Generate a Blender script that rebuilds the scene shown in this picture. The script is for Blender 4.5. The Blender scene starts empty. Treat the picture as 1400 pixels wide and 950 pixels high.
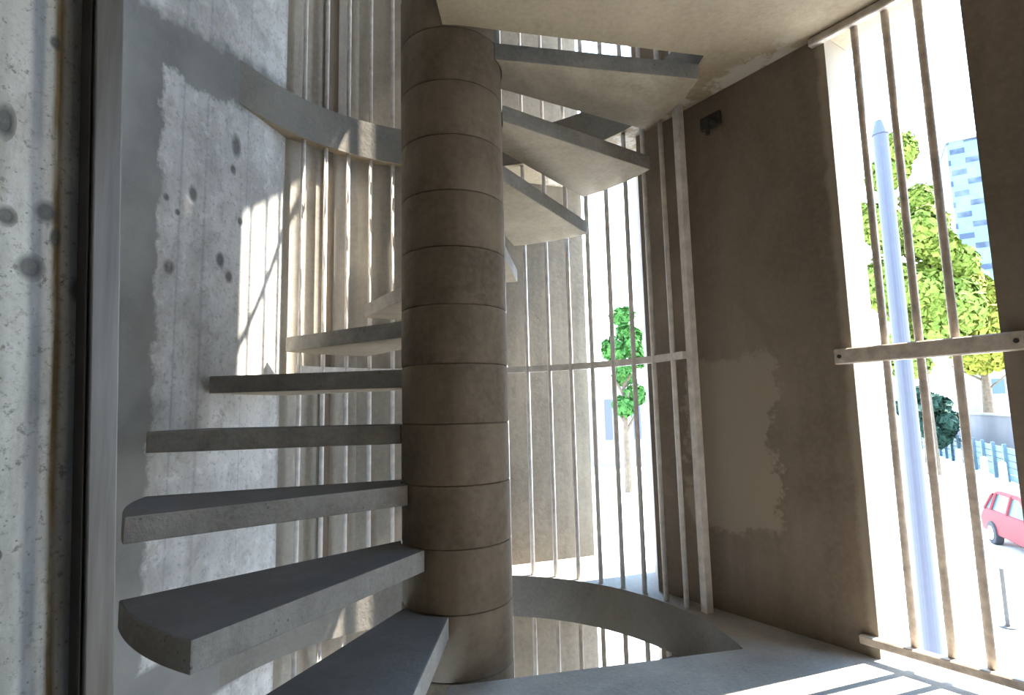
import bpy, bmesh, math, random
from mathutils import Vector, Matrix
from mathutils.geometry import tessellate_polygon

random.seed(7)
scene = bpy.context.scene
COL = scene.collection
U = 0.2                      # one riser of the stair, in metres
PI = math.pi
R = math.radians

# ------------------------------------------------------------------ helpers
def V(x, y, z):
    return Vector((x, y, z)) * U

def pol(r, deg, z=0.0):
    return (r * math.cos(R(deg)), r * math.sin(R(deg)), z)

def link(name, bm, mat, parent=None, smooth=False, loc=None):
    me = bpy.data.meshes.new(name)
    bmesh.ops.recalc_face_normals(bm, faces=bm.faces[:])
    bm.to_mesh(me); bm.free()
    for m in (mat if isinstance(mat, (list, tuple)) else [mat]):
        me.materials.append(m)
    if smooth:
        for p in me.polygons: p.use_smooth = True
    o = bpy.data.objects.new(name, me); COL.objects.link(o)
    if parent is not None: o.parent = parent
    if loc is not None: o.location = loc
    return o

def thing(name, label, cat, loc=(0, 0, 0), rz=0.0, group=None):
    o = bpy.data.objects.new(name, None); COL.objects.link(o)
    o.empty_display_size = 0.1
    o.location = loc; o.rotation_euler = (0, 0, rz)
    o['label'] = label; o['category'] = cat; o['kind'] = 'thing'
    if group: o['group'] = group
    return o

def tag(o, label, cat, group=None, kind='thing'):
    o['label'] = label; o['category'] = cat; o['kind'] = kind
    if group: o['group'] = group
    return o

def struct(name, bm, mat, label=None, cat=None):
    o = link(name, bm, mat)
    o['kind'] = 'structure'
    if label: o['label'] = label
    if cat: o['category'] = cat
    return o

def copy_tree(o, parent=None):
    c = o.copy(); COL.objects.link(c)
    if parent is not None: c.parent = parent
    for ch in list(o.children): copy_tree(ch, c)
    return c

def add_prism(bm, poly, z0, z1, holes=(), bevel=0.0):
    """vertical prism over a plan polygon (units), optional holes"""
    loops = [poly] + list(holes)
    flat = [p for l in loops for p in l]
    tris = tessellate_polygon([[Vector((p[0], p[1], 0)) for p in l] for l in loops]) if (holes or len(poly) > 4) else None
    b = [bm.verts.new(V(p[0], p[1], z0)) for p in flat]
    t = [bm.verts.new(V(p[0], p[1], z1)) for p in flat]
    if tris is None:
        bm.faces.new(b); bm.faces.new(t)
    else:
        for a in tris:
            try:
                bm.faces.new([b[i] for i in a]); bm.faces.new([t[i] for i in a])
            except ValueError: pass
    k = 0
    for l in loops:
        n = len(l)
        for i in range(n):
            j = (i + 1) % n
            bm.faces.new((b[k + i], b[k + j], t[k + j], t[k + i]))
        k += n
    return b + t

def add_box(bm, c, size, rz=0.0):
    """box (units): centre, full size, turned about z"""
    m = Matrix.Translation(V(*c)) @ Matrix.Rotation(rz, 4, 'Z') @ Matrix.Diagonal((size[0] * U, size[1] * U, size[2] * U, 1))
    r = bmesh.ops.create_cube(bm, size=1.0, matrix=m)
    return r['verts']

def add_tube(bm, p, q, r, seg=10, r2=None):
    p = V(*p); q = V(*q); d = q - p; L = d.length
    m = Matrix.Translation((p + q) / 2) @ d.to_track_quat('Z', 'Y').to_matrix().to_4x4()
    bmesh.ops.create_cone(bm, cap_ends=True, segments=seg, radius1=r * U, radius2=(r if r2 is None else r2) * U, depth=L, matrix=m)

def bevel_all(bm, w, seg=1, ang=30):
    es = [e for e in bm.edges if len(e.link_faces) == 2 and e.calc_face_angle(0) > R(ang)]
    bmesh.ops.bevel(bm, geom=es, offset=w * U, segments=seg, profile=0.6, affect='EDGES')

# ------------------------------------------------------------------ materials
class N:
    """tiny node-tree builder"""
    def __init__(s, name):
        s.m = bpy.data.materials.new(name); s.m.use_nodes = True
        s.t = s.m.node_tree; s.t.nodes.clear()
        s.out = s.n('ShaderNodeOutputMaterial'); s.b = s.n('ShaderNodeBsdfPrincipled')
        s.t.links.new(s.b.outputs[0], s.out.inputs[0])
    def n(s, k, **kw):
        x = s.t.nodes.new(k)
        for a, v in kw.items(): setattr(x, a, v)
        return x
    def l(s, a, b): s.t.links.new(a, b)
    def set(s, sock, v):
        if hasattr(v, 'default_value') and hasattr(v, 'is_output'): s.l(v, sock)
        else: sock.default_value = v
    def coord(s, rnd=False):
        c = s.n('ShaderNodeTexCoord').outputs['Object']
        if rnd:
            oi = s.n('ShaderNodeObjectInfo').outputs['Random']
            mm = s.math('MULTIPLY', oi, 37.0)
            a = s.n('ShaderNodeVectorMath', operation='ADD'); s.l(c, a.inputs[0])
            cb = s.n('ShaderNodeCombineXYZ'); s.l(mm, cb.inputs[0]); s.l(mm, cb.inputs[1]); s.l(mm, cb.inputs[2])
            s.l(cb.outputs[0], a.inputs[1]); c = a.outputs[0]
        return c
    def vscale(s, c, v):
        a = s.n('ShaderNodeVectorMath', operation='MULTIPLY'); s.l(c, a.inputs[0]); a.inputs[1].default_value = v
        return a.outputs[0]
    def noise(s, c, scale, detail=4, rough=0.55, dist=0.0):
        x = s.n('ShaderNodeTexNoise'); s.l(c, x.inputs['Vector'])
        x.inputs['Scale'].default_value = scale; x.inputs['Detail'].default_value = detail
        x.inputs['Roughness'].default_value = rough; x.inputs['Distortion'].default_value = dist
        return x.outputs['Fac']
    def math(s, op, a, b=0.0, clamp=False):
        x = s.n('ShaderNodeMath', operation=op); x.use_clamp = clamp
        s.set(x.inputs[0], a); s.set(x.inputs[1], b)
        return x.outputs[0]
    def ramp(s, f, p0, p1, v0=0.0, v1=1.0):
        x = s.n('ShaderNodeMapRange'); x.clamp = True
        s.l(f, x.inputs[0]); x.inputs[1].default_value = p0; x.inputs[2].default_value = p1
        x.inputs[3].default_value = v0; x.inputs[4].default_value = v1
        return x.outputs[0]
    def mix(s, f, a, b, mode='MIX'):
        x = s.n('ShaderNodeMix', data_type='RGBA', blend_type=mode)
        s.set(x.inputs[0], f)
        for sk, v in ((x.inputs[6], a), (x.inputs[7], b)):
            if isinstance(v, tuple): sk.default_value = (*v[:3], 1)
            else: s.l(v, sk)
        return x.outputs[2]
    def dot(s, c, v):
        a = s.n('ShaderNodeVectorMath', operation='DOT_PRODUCT'); s.l(c, a.inputs[0]); a.inputs[1].default_value = v
        return a.outputs['Value']
    def spot(s, c, pt, rad, zs=1.0, soft=0.35):
        """1 inside a blob at pt (metres)"""
        a = s.n('ShaderNodeVectorMath', operation='SUBTRACT'); s.l(c, a.inputs[0]); a.inputs[1].default_value = pt
        b = s.vscale(a.outputs[0], (1, 1, zs))
        d = s.n('ShaderNodeVectorMath', operation='LENGTH'); s.l(b, d.inputs[0])
        return s.ramp(d.outputs['Value'], rad * (1 + soft), rad * (1 - soft))
    def bump(s, h, strength=0.3, dist=0.01, prev=None):
        x = s.n('ShaderNodeBump'); s.l(h, x.inputs['Height'])
        x.inputs['Strength'].default_value = strength; x.inputs['Distance'].default_value = dist
        if prev is not None: s.l(prev, x.inputs['Normal'])
        return x.outputs[0]
    def done(s, col, rough=0.85, normal=None, metal=0.0):
        s.set(s.b.inputs['Base Color'], (*col, 1) if isinstance(col, tuple) else col)
        s.set(s.b.inputs['Roughness'], rough); s.b.inputs['Metallic'].default_value = metal
        if normal is not None: s.l(normal, s.b.inputs['Normal'])
        return s.m

def concrete(name, light, dark, pits=0.5, streak=0.0, blotch=1.6, grain=60.0, rnd=False, bump=0.35, contrast=(0.36, 0.66)):
    q = N(name); c = q.coord(rnd)
    big = q.ramp(q.noise(c, blotch, 6, 0.62, 0.6), *contrast)
    col = q.mix(big, dark, light)
    fine = q.noise(c, grain, 4, 0.65)
    mid = q.noise(c, blotch * 6, 5, 0.65)
    col = q.mix(q.ramp(mid, 0.35, 0.7, 0.0, 0.45), col, tuple(v * 0.68 for v in light))
    if streak:
        st = q.ramp(q.noise(q.vscale(c, (7, 7, 0.35)), 1.2, 4, 0.6), 0.42, 0.62)
        col = q.mix(q.math('MULTIPLY', st, streak), col, tuple(v * 0.55 for v in dark))
    if pits:
        vo = q.n('ShaderNodeTexVoronoi'); q.l(c, vo.inputs['Vector']); vo.inputs['Scale'].default_value = 55
        pit = q.ramp(vo.outputs['Distance'], 0.22, 0.10)
        gate = q.ramp(q.noise(c, 9, 3), 0.5, 0.62)
        pit = q.math('MULTIPLY', pit, gate)
        col = q.mix(q.math('MULTIPLY', pit, pits), col, tuple(v * 0.35 for v in dark))
    col = q.mix(q.ramp(fine, 0.3, 0.75, 0.0, 0.35), col, tuple(min(1, v * 1.25) for v in light))
    nb = q.bump(fine, bump, 0.004)
    nb = q.bump(mid, bump * 0.7, 0.012, nb)
    return q.done(col, 0.88, nb)

M = {}
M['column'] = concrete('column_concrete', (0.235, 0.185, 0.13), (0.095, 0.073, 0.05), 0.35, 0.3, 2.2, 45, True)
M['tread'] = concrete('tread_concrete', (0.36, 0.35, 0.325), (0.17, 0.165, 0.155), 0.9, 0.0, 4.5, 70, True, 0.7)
M['treadtop'] = concrete('tread_top_skylit_concrete', (0.165, 0.175, 0.19), (0.11, 0.118, 0.13), 0.25, 0.0, 3.0, 70, True, 0.25)  # trowelled tops, with the blue of the skylight painted in
M['treadunder'] = concrete('tread_underside_bouncelit_concrete', (0.46, 0.39, 0.29), (0.27, 0.23, 0.17), 0.4, 0.0, 2.5, 50, True, 0.4)  # warm light bounced up from the ground is painted into this tone
M['soffit'] = concrete('ceiling_concrete', (0.47, 0.385, 0.265), (0.29, 0.235, 0.16), 0.3, 0.0, 1.6, 50, False, .35, (.33, .7))
M['edge'] = concrete('slab_edge_concrete', (0.27, 0.255, 0.23), (0.17, 0.16, 0.14), 0.4, 0.0, 2.0, 60)
M['floor'] = concrete('floor_concrete', (0.40, 0.39, 0.37), (0.23, 0.225, 0.22), 0.6, 0.0, 3.5, 80, False, 0.4)
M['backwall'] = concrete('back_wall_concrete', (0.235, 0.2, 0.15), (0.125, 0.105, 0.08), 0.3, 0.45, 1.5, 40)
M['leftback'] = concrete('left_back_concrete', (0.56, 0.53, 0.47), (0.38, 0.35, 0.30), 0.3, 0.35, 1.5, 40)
M['outwall'] = concrete('outer_concrete', (0.6, 0.58, 0.55), (0.5, 0.48, 0.45), 0.2, 0.0, 1.0, 30)

NA = Vector((math.cos(R(161)), math.sin(R(161)), 0))       # wall normals, outward
NF = Vector((math.cos(R(149)), math.sin(R(149)), 0)); TF = Vector((-0.515, -0.857, 0))
NC = Vector((math.cos(R(104)), math.sin(R(104)), 0))
ND = Vector((math.cos(R(29.4)), math.sin(R(29.4)), 0))
TA = Vector((-math.sin(R(161)), math.cos(R(161)), 0)); TD = Vector((math.sin(R(29.4)), -math.cos(R(29.4)), 0))

def wall_a_material():
    q = N('left_wall_concrete'); c = q.coord()
    u = q.dot(c, TA)                                          # runs towards the camera
    z = q.dot(c, (0, 0, 1))
    big = q.ramp(q.noise(c, 1.8, 6, 0.62, 0.5), 0.35, 0.65)
    col = q.mix(big, (0.47, 0.475, 0.47), (0.76, 0.765, 0.76))
    st = q.ramp(q.noise(q.vscale(c, (6, 6, 0.3)), 1.2, 4, 0.6), 0.45, 0.62)
    col = q.mix(q.math('MULTIPLY', st, 0.35), col, (0.34, 0.32, 0.28))
    # formwork joints
    for k, (du, w) in enumerate(((1.232, .0035), (.628, .005), (-.55, .0025), (3.4, .004))):
        d = q.math('ABSOLUTE', q.math('SUBTRACT', u, du * U))
        col = q.mix(q.math('MULTIPLY', q.ramp(d, w * 2, w * 0.6), 0.4), col, (0.30, 0.31, 0.38))
    md = q.noise(c, 11, 6, 0.72, .4)
    col = q.mix(q.ramp(md, .52, .66, 0, .5), col, (0.30, 0.295, 0.275))
    col = q.mix(q.ramp(md, .46, .36, 0, .5), col, (0.82, 0.825, 0.82))
    # smooth cement strips: along the slab edge, and up the wall by the steel post
    wob = q.math('MULTIPLY', q.math('SUBTRACT', q.noise(c, 7, 6, 0.7), 0.5), 0.2)
    zb = q.math('ADD', q.math('ADD', z, wob), q.math('MULTIPLY', q.math('ADD', u, .039), .2))
    m = q.math('MULTIPLY', q.ramp(zb, 6.9 * U, 7.0 * U), q.ramp(zb, 8.25 * U, 7.95 * U))
    m0 = q.math('MULTIPLY', q.ramp(z, -5.1 * U, -5.0 * U), q.ramp(z, -3.9 * U, -4.0 * U))
    us = 1.634 * U
    ms = q.ramp(q.math('ADD', u, q.math('MULTIPLY', wob, 0.8)), us, us + 0.02)
    ms = q.math('MULTIPLY', ms, q.ramp(z, 7.3 * U, 6.9 * U))
    mk = q.math('MAXIMUM', q.math('MAXIMUM', m, m0), ms)
    fill = q.mix(q.ramp(q.noise(c, 3.5, 4), 0.35, 0.65), (0.205, 0.205, 0.20), (0.29, 0.29, 0.28))
    col = q.mix(mk, col, fill)
    h = None
    for pt, r, zs in (((-4.63, 1.78, 5.98), .12, .5), ((-4.65, 1.72, 5.43), .075, .8), ((-5.0, .72, 4.49), .1, .7), ((-4.75, 1.45, 3.39), .1, .7),
                      ((-4.66, 1.7, 3.1), .1, .8), ((-5.15, .27, 2.93), .11, .9), ((-5.11, .4, 4.01), .055, 1), ((-4.57, 1.97, 4.38), .075, .9), ((-5.2, .15, 4.2), .06, 1)):
        sp = q.spot(c, Vector(pt) * U, r * U, zs)
        h = sp if h is None else q.math('MAXIMUM', h, sp)
    h = q.math('MULTIPLY', h, q.ramp(q.noise(c, 30, 3), 0.25, 0.5, 0.5, 0.9))
    col = q.mix(h, col, (0.13, 0.13, 0.13))
    fine = q.noise(c, 55, 4, 0.7)
    col = q.mix(q.ramp(fine, 0.54, 0.66, 0, 0.55), col, (0.26, 0.26, 0.25))
    nb = q.bump(fine, 0.3, 0.004); nb = q.bump(h, 0.5, -0.01, nb)
    return q.done(col, 0.85, nb)
M['wall_a'] = wall_a_material()

def wall_f_material():
    q = N('near_wall_concrete'); c = q.coord()
    big = q.ramp(q.noise(c, 4.5, 6, 0.65, 0.5), 0.35, 0.65)
    col = q.mix(big, (0.54, 0.55, 0.515), (0.82, 0.83, 0.79))
    z = q.dot(c, (0, 0, 1))
    x = q.math('SUBTRACT', q.dot(c, TF), q.math('MULTIPLY', z, .045))
    wob = q.math('MULTIPLY', q.math('SUBTRACT', q.noise(q.vscale(c, (1, 1, .5)), 6, 4), 0.5), 0.012)
    xw = q.math('ADD', x, wob)
    # board-mark bands and the rust run
    for xc, w, colr, f in ((6.895, .036, (0.24, 0.27, 0.32), .8), (6.835, .02, (0.78, 0.77, 0.72), .6), (6.783, .022, (0.24, 0.16, 0.06), .95),
                           (6.68, .034, (0.30, 0.36, 0.44), .8), (6.725, .014, (0.70, 0.72, 0.72), .6), (6.97, .03, (0.74, 0.74, 0.68), .5), (6.625, .02, (.62, .64, .64), .5), (7.08, .03, (.5, .5, .45), .5)):
        d = q.math('ABSOLUTE', q.math('SUBTRACT', xw, xc * U))
        mk = q.math('MULTIPLY', q.ramp(d, w * U * 1.6, w * U * 0.5), f)
        mk = q.math('MULTIPLY', mk, q.ramp(q.noise(q.vscale(c, (3, 3, .8)), 9, 4), .3, .55, .45, 1.0))
        col = q.mix(mk, col, colr)
    dk = q.math('MULTIPLY', q.ramp(q.noise(q.vscale(c, (6, 6, 1.2)), 2.4, 5, .65), .5, .68), .5)
    col = q.mix(dk, col, (0.22, 0.20, 0.15))
    h = None
    for pt, r, zs in (((-2.762, -6.703, 2.036), .05, .5), ((-2.74, -6.665, 1.442), .05, .9), ((-2.633, -6.488, 1.53), .062, .9), ((-2.666, -6.543, 1.151), .068, .9),
                      ((-2.52, -6.30, 1.06), .05, .6), ((-2.601, -6.435, 1.376), .03, .5), ((-2.64, -6.5, 2.7), .03, .7), ((-2.70, -6.6, -.6), .03, .8)):
        sp = q.spot(c, Vector(pt) * U, r * U, zs)
        h = sp if h is None else q.math('MAXIMUM', h, sp)
    col = q.mix(q.math('MULTIPLY', h, .85), col, (0.10, 0.11, 0.11))
    sp_ = q.noise(c, 90, 5, .75)
    col = q.mix(q.ramp(sp_, .55, .66, 0, .75), col, (.17, .17, .15))
    vo = q.n('ShaderNodeTexVoronoi'); q.l(c, vo.inputs['Vector']); vo.inputs['Scale'].default_value = 120
    pit = q.math('MULTIPLY', q.ramp(vo.outputs['Distance'], .2, .1), q.ramp(q.noise(c, 25, 3), .5, .6))
    col = q.mix(q.math('MULTIPLY', pit, .7), col, (.12, .12, .11))
    fine = q.noise(c, 140, 4, .7)
    col = q.mix(q.ramp(fine, .5, .75, 0, .4), col, (.34, .34, .31))
    nb = q.bump(fine, .4, .002); nb = q.bump(h, .6, -.006, nb)
    return q.done(col, .85, nb)
M['wall_f'] = wall_f_material()

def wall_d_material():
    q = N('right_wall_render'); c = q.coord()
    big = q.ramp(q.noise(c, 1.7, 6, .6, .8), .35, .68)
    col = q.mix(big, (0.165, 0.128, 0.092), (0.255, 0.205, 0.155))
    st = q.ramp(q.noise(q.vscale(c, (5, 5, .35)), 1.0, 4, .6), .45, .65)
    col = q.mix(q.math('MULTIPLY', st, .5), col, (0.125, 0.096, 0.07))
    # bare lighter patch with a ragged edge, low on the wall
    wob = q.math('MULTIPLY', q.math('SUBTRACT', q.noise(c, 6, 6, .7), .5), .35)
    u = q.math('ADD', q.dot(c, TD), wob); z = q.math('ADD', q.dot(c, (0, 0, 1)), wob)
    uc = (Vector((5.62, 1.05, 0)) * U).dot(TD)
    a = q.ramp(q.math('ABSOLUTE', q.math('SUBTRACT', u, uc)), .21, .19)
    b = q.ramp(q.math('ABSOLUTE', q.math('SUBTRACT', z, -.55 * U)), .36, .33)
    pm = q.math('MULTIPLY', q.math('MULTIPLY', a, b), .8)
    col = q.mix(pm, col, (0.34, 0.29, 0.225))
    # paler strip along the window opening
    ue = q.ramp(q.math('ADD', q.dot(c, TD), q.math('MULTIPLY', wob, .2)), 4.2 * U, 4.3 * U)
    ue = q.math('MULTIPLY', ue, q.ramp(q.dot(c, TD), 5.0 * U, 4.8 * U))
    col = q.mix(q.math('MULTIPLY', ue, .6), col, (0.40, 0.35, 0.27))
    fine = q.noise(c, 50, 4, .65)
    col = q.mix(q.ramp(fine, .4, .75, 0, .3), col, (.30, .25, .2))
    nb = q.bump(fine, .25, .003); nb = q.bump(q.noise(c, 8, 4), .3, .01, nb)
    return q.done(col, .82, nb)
M['wall_d'] = wall_d_material()

def plain(name, col, rough=.6, metal=0.0, var=.25, scale=12.0, bump=.1, rnd=False):
    q = N(name); c = q.coord(rnd)
    f = q.ramp(q.noise(c, scale, 4, .6), .3, .7)
    return q.done(q.mix(f, tuple(v * (1 - var) for v in col), tuple(min(1, v * (1 + var)) for v in col)), rough, q.bump(q.noise(c, scale * 5, 3), bump, .003), metal)

M['bar'] = plain('painted_bar_steel', (0.72, 0.68, 0.64), .45, .0, .2, 20)
M['grille'] = plain('weathered_grille_paint', (0.52, 0.45, 0.38), .6, .0, .3, 25, .2)
def steel_material():
    q = N('dull_post_steel'); c = q.coord()
    f = q.ramp(q.noise(q.vscale(c, (8, 8, .6)), 6, 4, .6), .35, .7)
    col = q.mix(f, (.115, .11, .10), (.19, .185, .175))
    return q.done(col, .42, q.bump(q.noise(c, 60, 3), .08, .002), .35)
M['steel'] = steel_material()
M['dark_iron'] = plain('dark_iron', (.05, .045, .04), .6, .3)
M['ground'] = plain('pale_paving', (.62, .61, .59), .9, 0, .06, .15)
M['lamp_paint'] = plain('pale_lamp_paint', (.055, .063, .09), .5, 0, .05)
M['red'] = plain('red_car_paint', (.14, .010, .014), .7, 0, .05)
M['glass'] = plain('car_window_glass', (.03, .075, .09), .35, 0, .1)
M['tyre'] = plain('tyre_rubber', (.025, .025, .028), .8)
M['chrome'] = plain('wheel_metal', (.5, .5, .5), .3, .8)
M['lens'] = plain('lamp_lens', (.75, .72, .68), .2)
M['fence'] = plain('blue_green_fence_paint', (.06, .11, .14), .6, 0, .2, 2)
M['greywall'] = plain('grey_garden_wall', (.13, .125, .13), .9, 0, .15, .6)
M['pale'] = plain('pale_house_render', (.22, .22, .21), .9, 0, .06, .3)
M['bollard'] = plain('white_bollard_paint', (.8, .8, .78), .6, 0, .05)
M['bark'] = plain('tree_bark', (.10, .075, .05), .9, 0, .3, 6)
def leaf_mat(name, a, b):
    q = N(name); c = q.coord()
    f = q.ramp(q.noise(c, 2.2, 5, .7), .3, .7)
    m = q.done(q.mix(f, a, b), .7)
    q.b.inputs['Specular IOR Level'].default_value = 0.1
    return m
M['leaf_mid'] = leaf_mat('leaf_mid_green', (.085, .14, .02), (.22, .27, .055))
M['leaf_yellow'] = leaf_mat('leaf_yellow_green', (.15, .17, .02), (.28, .28, .05))
M['leaf_fresh'] = leaf_mat('leaf_fresh_green', (.03, .10, .02), (.07, .18, .045))
M['leaf_dark'] = leaf_mat('leaf_dark_green', (.015, .04, .03), (.035, .07, .05))

def tower_material():
    q = N('tower_pixel_cladding'); c = q.coord()
    x = q.dot(c, (1, 0, 0)); z = q.dot(c, (0, 0, 1))
    cb = q.n('ShaderNodeCombineXYZ'); q.l(q.math('MULTIPLY', x, .45), cb.inputs[0]); q.l(z, cb.inputs[1])
    br = q.n('ShaderNodeTexBrick'); q.l(cb.outputs[0], br.inputs['Vector'])
    br.inputs['Color1'].default_value = (.008, .024, .055, 1); br.inputs['Color2'].default_value = (.005, .016, .04, 1)
    br.inputs['Mortar'].default_value = (.07, .165, .22, 1)
    br.inputs['Scale'].default_value = 1.0; br.inputs['Brick Width'].default_value = 1.3; br.inputs['Row Height'].default_value = 1.36
    br.inputs['Mortar Size'].default_value = .33; br.inputs['Mortar Smooth'].default_value = .1
    ck = q.ramp(q.noise(q.vscale(c, (1, 1, 1)), .45, 2), .45, .6, 0, .35)
    return q.done(q.mix(ck, br.outputs['Color'], (.12, .16, .18)), .5)
M['tower'] = tower_material()

# ------------------------------------------------------------------ room shell
CEIL, FLOOR, TOP, BOT = 7.0, -4.0, 19.0, -17.0
A0, A1 = Vector((-4.08, 3.37)), Vector((-6.36, -3.25))
D0, D1 = Vector((4.61, 2.87)), Vector((6.885, -1.165))
E0, E1 = Vector((7.88, -2.93)), Vector((14.3, -14.3))
NB = Vector((math.cos(R(130)), math.sin(R(130)), 0)); DB, DC = 5.215, 5.15
_det = NB.x * NC.y - NB.y * NC.x
BC = Vector(((DB * NC.y - NB.y * DC) / _det, (NB.x * DC - DB * NC.x) / _det))
C0, C1 = BC, Vector((3.95, 6.285))
B0 = NB.xy * DB + Vector((-math.sin(R(130)), math.cos(R(130)))) * .0
nA, nC, nD = NA.xy, NC.xy, ND.xy

def panel(name, p, q, n, th, z0, z1, mat, label):
    bm = bmesh.new()
    poly = [p, q, q + n * th, p + n * th]
    add_prism(bm, [(v.x, v.y) for v in poly], z0, z1)
    return struct(name, bm, mat)

panel('wall_left', A0, A1, nA, .9, BOT, TOP, M['wall_a'], '')
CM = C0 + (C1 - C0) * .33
panel('wall_back_middle', C0, CM, nC, .9, BOT, TOP, M['leftback'], '')  # lighter concrete on this part paints in the skylight falling there
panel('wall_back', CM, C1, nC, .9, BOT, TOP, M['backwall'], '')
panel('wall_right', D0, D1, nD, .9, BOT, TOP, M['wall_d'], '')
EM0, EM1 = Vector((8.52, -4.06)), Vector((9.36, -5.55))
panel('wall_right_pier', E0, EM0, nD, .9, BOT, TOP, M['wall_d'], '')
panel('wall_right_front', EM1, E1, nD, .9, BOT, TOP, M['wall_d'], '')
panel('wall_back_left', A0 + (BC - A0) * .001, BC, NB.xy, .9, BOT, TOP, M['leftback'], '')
tb = (BC - B0).normalized()
panel('trim_1', B0 + tb * .04 - NB.xy * .045, B0 + tb * .42 - NB.xy * .045, NB.xy, .045, 8, TOP, M['wall_d'], '')
panel('trim_2', B0 + tb * .04 - NB.xy * .045, B0 + tb * .30 - NB.xy * .045, NB.xy, .045, FLOOR, CEIL, M['wall_d'], '')
# added fin outside the narrow back opening, shaped to trim the sun patch
bm = bmesh.new()
add_prism(bm, [(4.70, 3.0), (5.06, 4.38), (5.8, 4.3), (5.45, 3.3)], BOT, TOP)
struct('sun_trim_fin', bm, M['outwall'])
# near wall stub on the left; its end leans a little, like the post before it
def fpt(u, d): return NF.xy * d + TF.xy * u
bm = bmesh.new()
UE = lambda z: 6.61 + .045 * z
ring = []
for z in (FLOOR, CEIL):
    ring.append([bm.verts.new(V(*fpt(u, d), z)) for u, d in ((UE(z), -1.085), (16.0, -1.085), (16.0, -.2), (UE(z), -.2))])
bm.faces.new(ring[0]); bm.faces.new(ring[1])
for k in range(4):
    bm.faces.new((ring[0][k], ring[0][(k + 1) % 4], ring[1][(k + 1) % 4], ring[1][k]))
struct('wall_left_front', bm, M['wall_f'])
bm = bmesh.new()
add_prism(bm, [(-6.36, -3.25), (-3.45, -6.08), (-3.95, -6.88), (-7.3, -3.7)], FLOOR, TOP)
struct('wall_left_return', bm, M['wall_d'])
bm = bmesh.new()
add_prism(bm, [(-9.0, -14.4), (14.3, -14.4), (14.3, -15), (-9.0, -15)], BOT, TOP)
struct('wall_rear', bm, M['wall_d'])

HR = 4.93
def slab(name, z0, z1, hole, mat):
    outer = [(-9.5, -15), (14.3, -15), (14.3, -14.3), (7.88, -2.93), (8.66, -2.49), (7.67, -.73), (6.885, -1.165), (4.61, 2.87), (5.3, 3.3), (4.74, 6.48), (C1.x, C1.y), (BC.x, BC.y), (B0.x, B0.y), (A0.x, A0.y), tuple(A0 + nA * .4 - TA.xy * .05), tuple(A1 + nA * .4), (A1.x, A1.y), (-3.45, -6.08), (-8.07, -13.8), (-9.5, -14.4)]
    holes = []
    if hole:
        a0, a1 = -4.9, 261.4
        n = 72
        h = []
        for k in range(n + 1):
            a_ = a0 + (166 - a0) * k / n
            h.append(pol(HR + .14 * max(0, (a_ - 152) / 14) ** 2, a_)[:2])
        for u_ in (.75, 1.2, 2.4, 3.6): h.append(tuple(NA.xy * 5.0 + TA.xy * u_))
        h += [pol(HR, 238 + (a1 - 238) * k / 12)[:2] for k in range(13)]
        h += [pol(.99, 261.4)[:2], pol(.99, 276)[:2]]
        holes = [h]
    bm = bmesh.new()
    add_prism(bm, outer, z0, z1, holes)
    return struct(name, bm, mat)
# shared stair hole in every storey slab
def ceiling_material():
    m = M['soffit'].copy(); m.name = 'ceiling_peeled_concrete'
    q = N.__new__(N); q.m = m; q.t = m.node_tree
    q.b = [n for n in q.t.nodes if n.type == 'BSDF_PRINCIPLED'][0]
    base = q.b.inputs['Base Color'].links[0].from_socket
    c = q.coord()
    d = q.dot(c, ND)
    band = q.math('MULTIPLY', q.ramp(d, 4.75 * U, 5.0 * U), q.ramp(q.dot(c, TD), 4.2 * U, 3.6 * U))
    pk = q.math('MULTIPLY', band, q.ramp(q.noise(c, 9, 5, .65), .47, .55))
    st = q.math('MULTIPLY', q.ramp(q.noise(c, 2.6, 5, .7, .8), .58, .7), .45)
    col = q.mix(st, base, (.20, .165, .12))
    col = q.mix(q.math('MULTIPLY', pk, .75), col, (.66, .62, .55))
    q.l(col, q.b.inputs['Base Color'])
    return m
M['ceiling'] = ceiling_material()
def two_face(o, top):
    o.data.materials.append(top); o.data.materials.append(M['edge'])
    for p in o.data.polygons:
        if p.normal.z > .5: p.material_index = 1
        elif p.normal.z > -.5: p.material_index = 2
o = slab('floor', -5, -4, True, M['soffit']); two_face(o, M['floor'])
o = slab('ceiling', 7, 8, True, M['ceiling']); two_face(o, M['floor'])
slab('ceiling_upper', 19, 20, False, M['soffit'])
o = slab('floor_lower', -17, -16, False, M['soffit']); two_face(o, M['floor'])

# ------------------------------------------------------------------ central column
RC = .955
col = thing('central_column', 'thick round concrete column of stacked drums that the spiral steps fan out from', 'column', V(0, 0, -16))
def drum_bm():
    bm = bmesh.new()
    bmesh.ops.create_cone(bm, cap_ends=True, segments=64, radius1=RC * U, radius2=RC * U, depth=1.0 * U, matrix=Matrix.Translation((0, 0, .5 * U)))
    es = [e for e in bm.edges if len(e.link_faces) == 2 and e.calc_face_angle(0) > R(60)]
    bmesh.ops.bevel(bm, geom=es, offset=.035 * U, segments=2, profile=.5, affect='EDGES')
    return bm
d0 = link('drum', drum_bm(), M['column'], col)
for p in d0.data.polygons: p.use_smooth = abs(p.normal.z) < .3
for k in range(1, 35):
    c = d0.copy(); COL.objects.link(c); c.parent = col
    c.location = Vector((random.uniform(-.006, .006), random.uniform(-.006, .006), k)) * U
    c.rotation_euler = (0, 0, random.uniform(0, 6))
    s = 1 + random.uniform(-.005, .003); c.scale = (s, s, 1)

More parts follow.
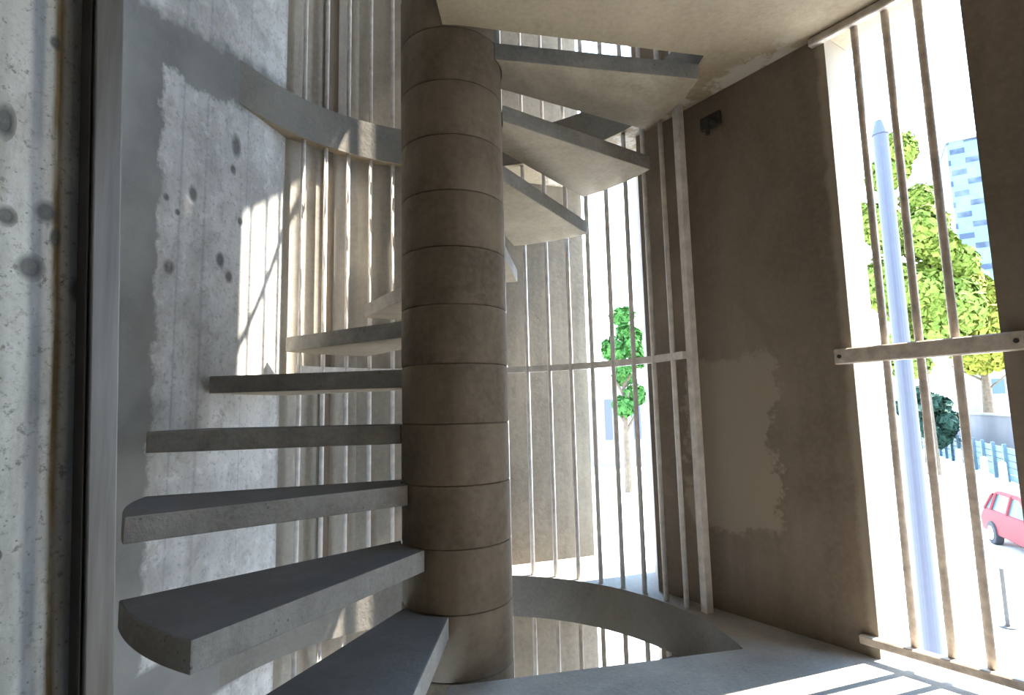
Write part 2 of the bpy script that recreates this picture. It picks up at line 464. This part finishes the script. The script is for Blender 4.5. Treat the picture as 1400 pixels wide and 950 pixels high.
# ------------------------------------------------------------------ spiral steps
PHI0, STEP, TR, BW, TH, PO = 189.79, 23.861, 4.90, 24.82, .335, .62
def tread_bm():
    O = Vector(pol(TR, -BW)[:2])
    ang = math.degrees(math.asin(PO / TR))
    F = Vector(pol(PO, -BW - 90 + ang)[:2])
    d = (F - O).normalized()
    # rear line meets the column
    t = O.dot(d); disc = t * t - (O.length_squared - (RC + .012) ** 2)
    I = O + d * (-t - math.sqrt(disc))
    ia = math.degrees(math.atan2(I.y, I.x))
    poly = []
    for k in range(13): poly.append(pol(TR, -BW * k / 12)[:2])
    for k in range(9): poly.append(pol(RC + .012, ia * (1 - k / 8))[:2])
    bm = bmesh.new()
    add_prism(bm, poly, -TH, 0)
    bmesh.ops.remove_doubles(bm, verts=bm.verts, dist=1e-5)
    bmesh.ops.recalc_face_normals(bm, faces=bm.faces[:])
    bevel_all(bm, .022, 2, 50)
    return bm
labels = {
    -3: 'lowest visible step, blue-grey top running out of the frame at bottom centre',
    -2: 'second step from the bottom, rounded dark outer end nearest the steel post',
    -1: 'third step from the bottom, mottled front edge, top just showing below eye level',
    0: 'dark step seen edge-on at eye level, fourth from the bottom on the left',
    1: 'dark step fifth from the bottom on the left, just above eye level',
    2: 'short sunlit-ended step sixth from the bottom, left of the column',
    3: 'small step seventh from the bottom, half hidden behind the column on the left',
    4: 'step hidden behind the column at the back of the turn',
    5: 'lowest step right of the column, pale underside above three white bars',
    6: 'middle of the three steps right of the column, seen from below',
    7: 'topmost step right of the column, wide pale underside just below the ceiling',
    -5: 'first step down through the floor opening, below the landing edge',
    -6: 'second step down through the floor opening, below the landing edge',
}
proto = None
for i in (-3, -2, -1, 0, 1, 2, 3, 4, 5, 6, 7, -5, -6):
    if proto is None:
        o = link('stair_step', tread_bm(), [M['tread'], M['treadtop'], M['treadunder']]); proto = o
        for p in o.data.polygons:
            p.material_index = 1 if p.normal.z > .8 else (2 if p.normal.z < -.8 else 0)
    else:
        o = proto.copy(); COL.objects.link(o)
    a = PHI0 - i * STEP if i > -4 else PHI0 - (i + 12) * STEP
    o.location = V(0, 0, i); o.rotation_euler = (0, 0, R(a))
    tag(o, labels[i], 'step', 'cantilevered concrete steps of the spiral stair')

# ------------------------------------------------------------------ bar screens round the stair opening
def arc_strip(r0, r1, a0, a1, z0, z1, n=60):
    poly = [pol(r1, a0 + (a1 - a0) * k / n)[:2] for k in range(n + 1)] + [pol(r0, a1 + (a0 - a1) * k / n)[:2] for k in range(n + 1)]
    bm = bmesh.new(); add_prism(bm, poly, z0, z1)
    return bm
BR = 5.06
angles = [19.2 + 6.9 * k for k in range(18)]
def screen(zf, label):
    s = thing('bar_screen', label, 'railing', V(*pol(BR, 80, zf)), 0, 'floor-to-ceiling bar screens round the stair opening')
    off = -Vector(s.location) / U
    hgt = 11.0
    b0 = None
    for a in angles:
        x, y, _ = pol(BR, a)
        if b0 is None:
            bm = bmesh.new(); add_tube(bm, (0, 0, 0), (0, 0, hgt), .056, 10)
            b0 = b = link('bar', bm, M['bar'], s, True)
        else:
            b = b0.copy(); COL.objects.link(b); b.parent = s
        b.location = (Vector((x, y, zf)) + off) * U
    bm = bmesh.new(); add_box(bm, (0, 0, hgt / 2), (.17, .17, hgt), R(20))
    p = link('post', bm, M['bar'], s); p.location = (Vector((*pol(5.28, 15.2)[:2], zf)) + off) * U
    bm = arc_strip(BR - .04, BR + .05, 15.0, angles[-1] + 1.0, 5.22, 5.38)
    r_ = link('mid_rail', bm, M['bar'], s); r_.location = (Vector((0, 0, zf)) + off) * U
    return s
screen(-4, 'white bar screen behind the column, standing on the curved floor edge')
screen(8, 'upper bar screen seen at top left, standing on the curved concrete band')
screen(-16, 'lower bar screen seen down through the curved floor opening')

# ------------------------------------------------------------------ right window opening: grille
def dpt(u, z, off=0.0):
    p = ND * (5.43 + off) + TD * u
    return (p.x, p.y, z)
AD = math.atan2(TD.y, TD.x)
g = thing('window_grille', 'weathered barred grille across the tall opening in the right wall', 'grille', V(*dpt(5.4, -4, -.1)))
goff = -Vector(g.location) / U
def gp(u, z, off): return tuple(Vector(dpt(u, z, off)) + goff)
for u in (4.905, 5.395, 5.87):
    bm = bmesh.new(); add_tube(bm, gp(u, -3.78, .02), gp(u, 6.9, .02), .062, 10)
    link('bar', bm, M['grille'], g, True)
for nm, z, h, u0, u1 in (('top_rail', 6.91, .15, 4.17, 6.6), ('mid_rail', 1.0, .27, 4.14, 6.72), ('bottom_rail', -3.72, .14, 4.14, 6.72)):
    bm = bmesh.new(); add_box(bm, gp((u0 + u1) / 2, z, -.075), (u1 - u0, .15, h), AD)
    bevel_all(bm, .02, 1)
    rl = link(nm, bm, M['grille'], g)
    if nm == 'mid_rail':
        for u in (u0 + .1, u1 - .1):
            bm = bmesh.new(); add_tube(bm, gp(u, z, -.17), gp(u, z, -.14), .035, 8)
            link('screw', bm, M['dark_iron'], rl)

# small iron bracket high on the right wall
br = thing('wall_bracket', 'small dark iron bracket fixed high on the brown right wall', 'bracket', V(*dpt(1.95, 6.3, 0)))
boff = -Vector(br.location) / U
def bp_(u, z, off): return tuple(Vector(dpt(u, z, off)) + boff)
bm = bmesh.new(); add_box(bm, bp_(1.95, 6.4, -.05), (.5, .1, .3), AD); bevel_all(bm, .02); link('plate', bm, M['dark_iron'], br)
bm = bmesh.new(); add_tube(bm, bp_(2.05, 6.3, -.1), bp_(2.05, 6.3, -.36), .05, 8); add_tube(bm, bp_(2.05, 6.33, -.34), bp_(2.05, 5.98, -.34), .05, 8); link('hook', bm, M['dark_iron'], br)

# steel post at the foot of the flight
sp = thing('steel_post', 'square dull steel post running floor to ceiling before the left wall', 'post', V(-2.44, -6.2, -4))
sp.location = V(-2.304, -6.106, -4)
def lean(bm):
    for v in bm.verts:
        v.co.x -= .02 * v.co.z; v.co.y -= .0333 * v.co.z
bm = bmesh.new(); add_box(bm, (.0015, .0025, 5.5), (.18, .15, 10.98), R(59)); bevel_all(bm, .01, 2); lean(bm); link('shaft', bm, M['steel'], sp)
bm = bmesh.new(); add_box(bm, (-.0525, -.0875, 5.5), (.026, .10, 10.96), R(59)); bevel_all(bm, .008); lean(bm); link('gap_shade_strip', bm, M['dark_iron'], sp)  # dark strip standing in for the shaded gap between post and wall
bm = bmesh.new(); add_box(bm, (0, 0, .03), (.42, .42, .06), R(59)); bevel_all(bm, .012); link('base_plate', bm, M['steel'], sp)

# ------------------------------------------------------------------ outdoors
GZ = -18.0
bm = bmesh.new()
add_box(bm, (0, 0, GZ - .25), (2400, 2400, .5)); struct('ground', bm, M['ground'])
CAM = Vector((0, -10.31))
def out(dx, dy, dist_m):
    d = Vector((dx, dy)).normalized() * (dist_m / U)
    return CAM + d

def tree(label, p, crown_c, crown_r, n, leaf, mat, seed, lobes_n=16, group='trees seen through the openings', cat='tree'):
    rnd = random.Random(seed)
    t = thing('leafy_tree', label, cat, V(p.x, p.y, GZ), 0, group)
    top = (crown_c - GZ)
    bm = bmesh.new()
    add_tube(bm, (0, 0, 0), (0, 0, top), crown_r[0] * .09 + .4, 8, .3)
    for k in range(7):
        a = k * 2.4; zz = top * (.45 + .07 * k)
        add_tube(bm, (0, 0, zz), (crown_r[0] * .6 * math.cos(a), crown_r[0] * .6 * math.sin(a), zz + crown_r[1] * .35), .45, 6, .12)
    link('trunk', bm, M['bark'], t)
    bm = bmesh.new()
    lobes = []
    for k in range(lobes_n):
        while True:
            v = Vector((rnd.uniform(-1, 1), rnd.uniform(-1, 1), rnd.uniform(-1, 1)))
            if v.length < .85: break
        lobes.append((Vector((v.x * crown_r[0], v.y * crown_r[0], v.z * crown_r[1] + top)), rnd.uniform(.28, .45) * crown_r[0]))
    for k in range(n):
        c, r = rnd.choice(lobes)
        v = Vector((rnd.gauss(0, 1), rnd.gauss(0, 1), rnd.gauss(0, 1))).normalized() * r * rnd.uniform(.55, 1.05)
        pos = c + v
        nrm = (v.normalized() + Vector((rnd.uniform(-.7, .7), rnd.uniform(-.7, .7), rnd.uniform(-.2, .9)))).normalized()
        q = nrm.to_track_quat('Z', 'Y').to_matrix()
        a = rnd.uniform(0, 6.28); s = leaf * rnd.uniform(.6, 1.2)
        e1 = q @ Vector((math.cos(a), math.sin(a), 0)) * s; e2 = q @ Vector((-math.sin(a), math.cos(a), 0)) * s * .55
        up = nrm * s * .15
        vs = [bm.verts.new((pos + w) * U) for w in (-e1, -e2 - up * 0 + up, e1, e2 + up)]
        bm.faces.new(vs)
    link('foliage', bm, mat, t)
    return t
tree('tall light-green tree seen through the right grille beside the pale lamp post', out(.667, .745, 36), 39, (12.5, 40), 30000, 1.3, M['leaf_mid'], 3, 30)
tree('yellow-green tree in front of the blue tower, right of the grille bars', out(.715, .699, 52), 30, (19, 22), 16000, 1.7, M['leaf_yellow'], 5)
tree('fresh green tree seen through the narrow opening behind the bar screen', out(.291, .957, 26), 11, (4.8, 14), 3500, 1.3, M['leaf_fresh'], 9)
tree('dark low tree behind the fence, at the foot of the pale lamp post', out(.664, .748, 43), -4, (8, 9), 2600, 1.8, M['leaf_dark'], 11)

# lamp post
p = out(.650, .760, 7.0)
lp = thing('lamp_post', 'pale bluish lamp post just outside the right grille', 'lamp post', V(p.x, p.y, GZ))
bm = bmesh.new(); add_tube(bm, (0, 0, 0), (0, 0, 32.5), .46, 20, .36); link('pole', bm, M['lamp_paint'], lp, False)
bm = bmesh.new(); add_tube(bm, (0, 0, 0), (0, 0, 1.2), .75, 20, .6); link('base_sleeve', bm, M['lamp_paint'], lp)
bm = bmesh.new(); add_tube(bm, (0, 0, 32.4), (0, 0, 33.2), .42, 16, .2); link('pole_cap', bm, M['lamp_paint'], lp)

# blue tower
p = out(.759, .651, 95)
face = math.atan2(-(CAM - p).x, (CAM - p).y)
tw = thing('office_tower', 'blue tower clad in a staggered pattern of dark and white squares', 'building', V(p.x, p.y, GZ), face + PI + R(12))
bm = bmesh.new(); add_box(bm, (0, 0, 90), (82, 60, 180)); link('facade', bm, M['tower'], tw)
bm = bmesh.new(); add_box(bm, (0, 0, 181), (84, 62, 2)); link('parapet', bm, M['pale'], tw)

# garden wall, fence and hedge along the far side of the pavement
F0, F1 = Vector((205, 232)), Vector((86, 50))
fd = (F1 - F0).normalized(); fn = Vector((-fd.y, fd.x))
if fn.dot(CAM - F0) > 0: fn = -fn
fa = math.atan2(fd.y, fd.x); FL = (F1 - F0).length
fm = F0 + fd * FL / 2
fe = thing('boundary_fence', 'low blue-green slatted fence along the pavement behind the red car', 'fence', V(fm.x, fm.y, GZ), fa)
bm = bmesh.new()
for k in range(5): add_box(bm, (0, 0, 1.0 + 1.5 * k), (FL, .3, 1.2))
link('slats', bm, M['fence'], fe)
bm0 = None
for k in range(0, 24):
    if bm0 is None:
        bm = bmesh.new(); add_box(bm, (0, 0, 4.2), (.7, .7, 8.4)); bm0 = po = link('post', bm, M['fence'], fe)
    else:
        po = bm0.copy(); COL.objects.link(po); po.parent = fe
    po.location = V(-FL / 2 + FL * (k + .5) / 24, -.4, 0)
gwp = F0 + fd * FL * .5 + fn * 8
gw = thing('garden_wall', 'grey garden wall standing behind the blue-green fence', 'wall', V(gwp.x, gwp.y, GZ), fa)
bm = bmesh.new(); add_box(bm, (0, 0, 7), (FL, 1.2, 14)); link('masonry', bm, M['greywall'], gw)
bm = bmesh.new(); add_box(bm, (0, 0, 14.3), (FL, 1.8, .6)); link('coping', bm, M['pale'], gw)
hp = F0 + fd * FL * .2 + fn * 14
# pale house
p = out(.735, .678, 64)
ph = thing('pale_house', 'pale rendered house behind the garden wall and the yellow-green tree', 'house', V(p.x, p.y, GZ), face + R(20))
bm = bmesh.new(); add_box(bm, (0, 0, 19), (34, 30, 38)); link('walls', bm, M['pale'], ph)
bm = bmesh.new(); add_box(bm, (0, 0, 38.6), (37, 33, 1.2)); link('roof', bm, M['greywall'], ph)
for k in range(3):
    for s in (-1, 1):
        bm = bmesh.new(); add_box(bm, (-10 + 10 * k, s * 15.0, 24), (4, .4, 6)); link('window', bm, M['glass'], ph)
# bollards
b0 = None
for k, (a, d, lb) in enumerate((((.6886, .7251), 39.9, 'left of three white bollards beside the fence'), ((.7071, .7071), 34.8, 'middle of three white bollards beside the fence'), ((.7201, .6939), 32.2, 'right of three white bollards beside the fence'))):
    p = out(a[0], a[1], d)
    if b0 is None:
        b0 = b = thing('bollard', lb, 'bollard', V(p.x, p.y, GZ), 0, 'white bollards on the far kerb')
        bm = bmesh.new(); add_tube(bm, (0, 0, 0), (0, 0, 4.6), .75, 14, .65); link('shaft', bm, M['bollard'], b)
        bm = bmesh.new(); bmesh.ops.create_uvsphere(bm, u_segments=14, v_segments=8, radius=.7 * U, matrix=Matrix.Translation(V(0, 0, 4.6))); link('cap', bm, M['bollard'], b, True)
    else:
        b = copy_tree(b0); b.location = V(p.x, p.y, GZ); b['label'] = lb
# thin kerb post
p = out(.7105, .7037, 12.4)
kp = thing('kerb_post', 'thin grey post standing alone on the white pavement', 'post', V(p.x, p.y, GZ))
bm = bmesh.new(); add_tube(bm, (0, 0, 0), (0, 0, 4.6), .16, 10); link('shaft', bm, M['dark_iron'], kp)
bm = bmesh.new(); add_tube(bm, (0, 0, 0), (0, 0, .12), .6, 12); link('foot', bm, M['dark_iron'], kp)
# back opening: pale outbuilding and railing
p = out(.262, .965, 40)
ob = thing('outbuilding', 'white flat-roofed outbuilding seen through the narrow back opening', 'building', V(p.x, p.y, GZ), R(-14))
bm = bmesh.new(); add_box(bm, (0, 0, 13.5), (30, 26, 27)); link('walls', bm, M['pale'], ob)
bm = bmesh.new(); add_box(bm, (0, 0, 27.4), (32, 28, .8)); link('roof', bm, M['pale'], ob)
for k in (-1, 0, 1):
    bm = bmesh.new(); add_box(bm, (9 * k, -13.05, 15), (2.4, .3, 13)); link('window', bm, M['lamp_paint'], ob)

# red car
def car():
    c = thing('red_car', 'red hatchback parked on the white pavement at the edge of the opening', 'car')
    prof = [(-10, 1.4), (-10.2, 3.2), (-9.6, 4.3), (-8.2, 4.7), (5.0, 4.8), (9.2, 3.9), (10.2, 2.8), (10.1, 1.4)]
    bm = bmesh.new()
    W = 4.15
    def extr(prof, w0, w1f):
        L = [bm.verts.new(V(x, -w1f(z), z)) for x, z in prof]; Rr = [bm.verts.new(V(x, w1f(z), z)) for x, z in prof]
        bm.faces.new(L); bm.faces.new(Rr[::-1])
        n = len(prof)
        for i in range(n):
            j = (i + 1) % n; bm.faces.new((L[i], L[j], Rr[j], Rr[i]))
    extr(prof, W, lambda z: W - (.25 if z > 4 else 0) - (.15 if z < 2 else 0))
    bmesh.ops.recalc_face_normals(bm, faces=bm.faces[:])
    bevel_all(bm, .3, 3, 20)
    link('body', bm, M['red'], c, True)
    cab = [(-9.0, 4.5), (-7.6, 6.6), (-5.8, 7.25), (.2, 7.3), (4.9, 4.6)]
    bm = bmesh.new(); extr(cab, W, lambda z: 3.8 - (z - 4.5) * .28); bmesh.ops.recalc_face_normals(bm, faces=bm.faces[:]); bevel_all(bm, .2, 2, 20)
    link('cabin_glass', bm, M['glass'], c, True)
    roof = [(-7.9, 6.7), (-5.8, 7.35), (.3, 7.42), (1.3, 6.85), (.2, 6.9), (-5.6, 6.9)]
    bm = bmesh.new(); extr(roof, W, lambda z: 3.92 - (z - 4.5) * .28); bmesh.ops.recalc_face_normals(bm, faces=bm.faces[:]); link('roof_panel', bm, M['red'], c)
    for s in (-1, 1):
        for (xa, za, xb, zb) in ((-1.9, 4.6, -1.7, 7.1), (4.9, 4.6, .6, 7.15), (-9.0, 4.5, -7.5, 6.7), (-6.9, 4.6, -6.3, 7.0)):
            bm = bmesh.new(); add_tube(bm, (xa, s * 3.8, za), (xb, s * (3.84 - (zb - 4.5) * .28), zb), .24, 6)
            link('window_pillar', bm, M['red'], c)
    w0 = None
    for x in (-6.4, 6.4):
        for s in (-1, 1):
            if w0 is None:
                bm = bmesh.new(); add_tube(bm, (0, -.5, 0), (0, .5, 0), 1.55, 24); bevel_all(bm, .15, 2)
                w0 = w = link('wheel', bm, M['tyre'], c)
                bm = bmesh.new(); add_tube(bm, (0, -.56, 0), (0, .56, 0), .95, 16); link('wheel_disc', bm, M['chrome'], w0)
            else:
                w = copy_tree(w0, c)
            w.location = V(x, s * 3.75, 1.55)
    for s in (-1, 1):
        bm = bmesh.new(); add_box(bm, (9.4, s * 3.0, 3.4), (.9, 1.4, .7)); bevel_all(bm, .15); link('headlamp', bm, M['lens'], c)
        bm = bmesh.new(); add_box(bm, (-9.85, s * 3.3, 3.7), (.6, .9, 1.1)); bevel_all(bm, .12); link('tail_lamp', bm, M['glass'], c)
    return c
c = car()
c.scale = (.92, .92, .92); c.location = V(68.8, 50.8, GZ); c.rotation_euler = (0, 0, math.atan2(-.89, -.45))

# ------------------------------------------------------------------ light
w = bpy.data.worlds.new('sky'); scene.world = w; w.use_nodes = True
nt = w.node_tree; bg = nt.nodes['Background']
tc = nt.nodes.new('ShaderNodeTexCoord'); sx = nt.nodes.new('ShaderNodeSeparateXYZ'); nt.links.new(tc.outputs['Generated'], sx.inputs[0])
cr = nt.nodes.new('ShaderNodeValToRGB'); nt.links.new(sx.outputs['Z'], cr.inputs[0])
cr.color_ramp.elements[0].position = 0.0; cr.color_ramp.elements[0].color = (.86, .93, 1.0, 1)
cr.color_ramp.elements[1].position = .6; cr.color_ramp.elements[1].color = (.40, .66, 1.0, 1)
nt.links.new(cr.outputs[0], bg.inputs[0]); bg.inputs[1].default_value = 3.0

SUN_AZ, SUN_EL = 13.5, 55.5
sd = Vector((math.cos(R(SUN_EL)) * math.cos(R(SUN_AZ)), math.cos(R(SUN_EL)) * math.sin(R(SUN_AZ)), math.sin(R(SUN_EL))))
L = bpy.data.lights.new('sun', 'SUN'); L.energy = 9; L.color = (1.0, .90, .76); L.angle = R(.6)
so = bpy.data.objects.new('sun', L); COL.objects.link(so)
so.location = sd * 60; so.rotation_euler = (-sd).to_track_quat('-Z', 'Y').to_euler()

# ------------------------------------------------------------------ camera
f_px, yaw, pitch, roll = 772.5, .10161, .1138, .0237
r_ = Vector((math.cos(yaw), -math.sin(yaw), 0)); fw = Vector((math.sin(yaw), math.cos(yaw), 0)); up = Vector((0, 0, 1))
f2 = fw * math.cos(pitch) + up * math.sin(pitch); u2 = up * math.cos(pitch) - fw * math.sin(pitch)
X = r_ * math.cos(roll) - u2 * math.sin(roll); Y = r_ * math.sin(roll) + u2 * math.cos(roll)
cam = bpy.data.cameras.new('camera'); co = bpy.data.objects.new('camera', cam); COL.objects.link(co)
mt = Matrix((X, Y, -f2)).transposed().to_4x4(); mt.translation = V(0, -10.31, .17)
co.matrix_world = mt
cam.sensor_fit = 'HORIZONTAL'; cam.sensor_width = 36; cam.lens = 36 * f_px / 1400
cam.clip_start = .02; cam.clip_end = 1000
scene.camera = co
vs = scene.view_settings
vs.view_transform = 'Standard'; vs.look = 'None'; vs.gamma = 1; vs.use_curve_mapping = False; vs.exposure = 1.85
scene.cycles.max_bounces = 12; scene.cycles.diffuse_bounces = 8
scene.cycles.use_denoising = True
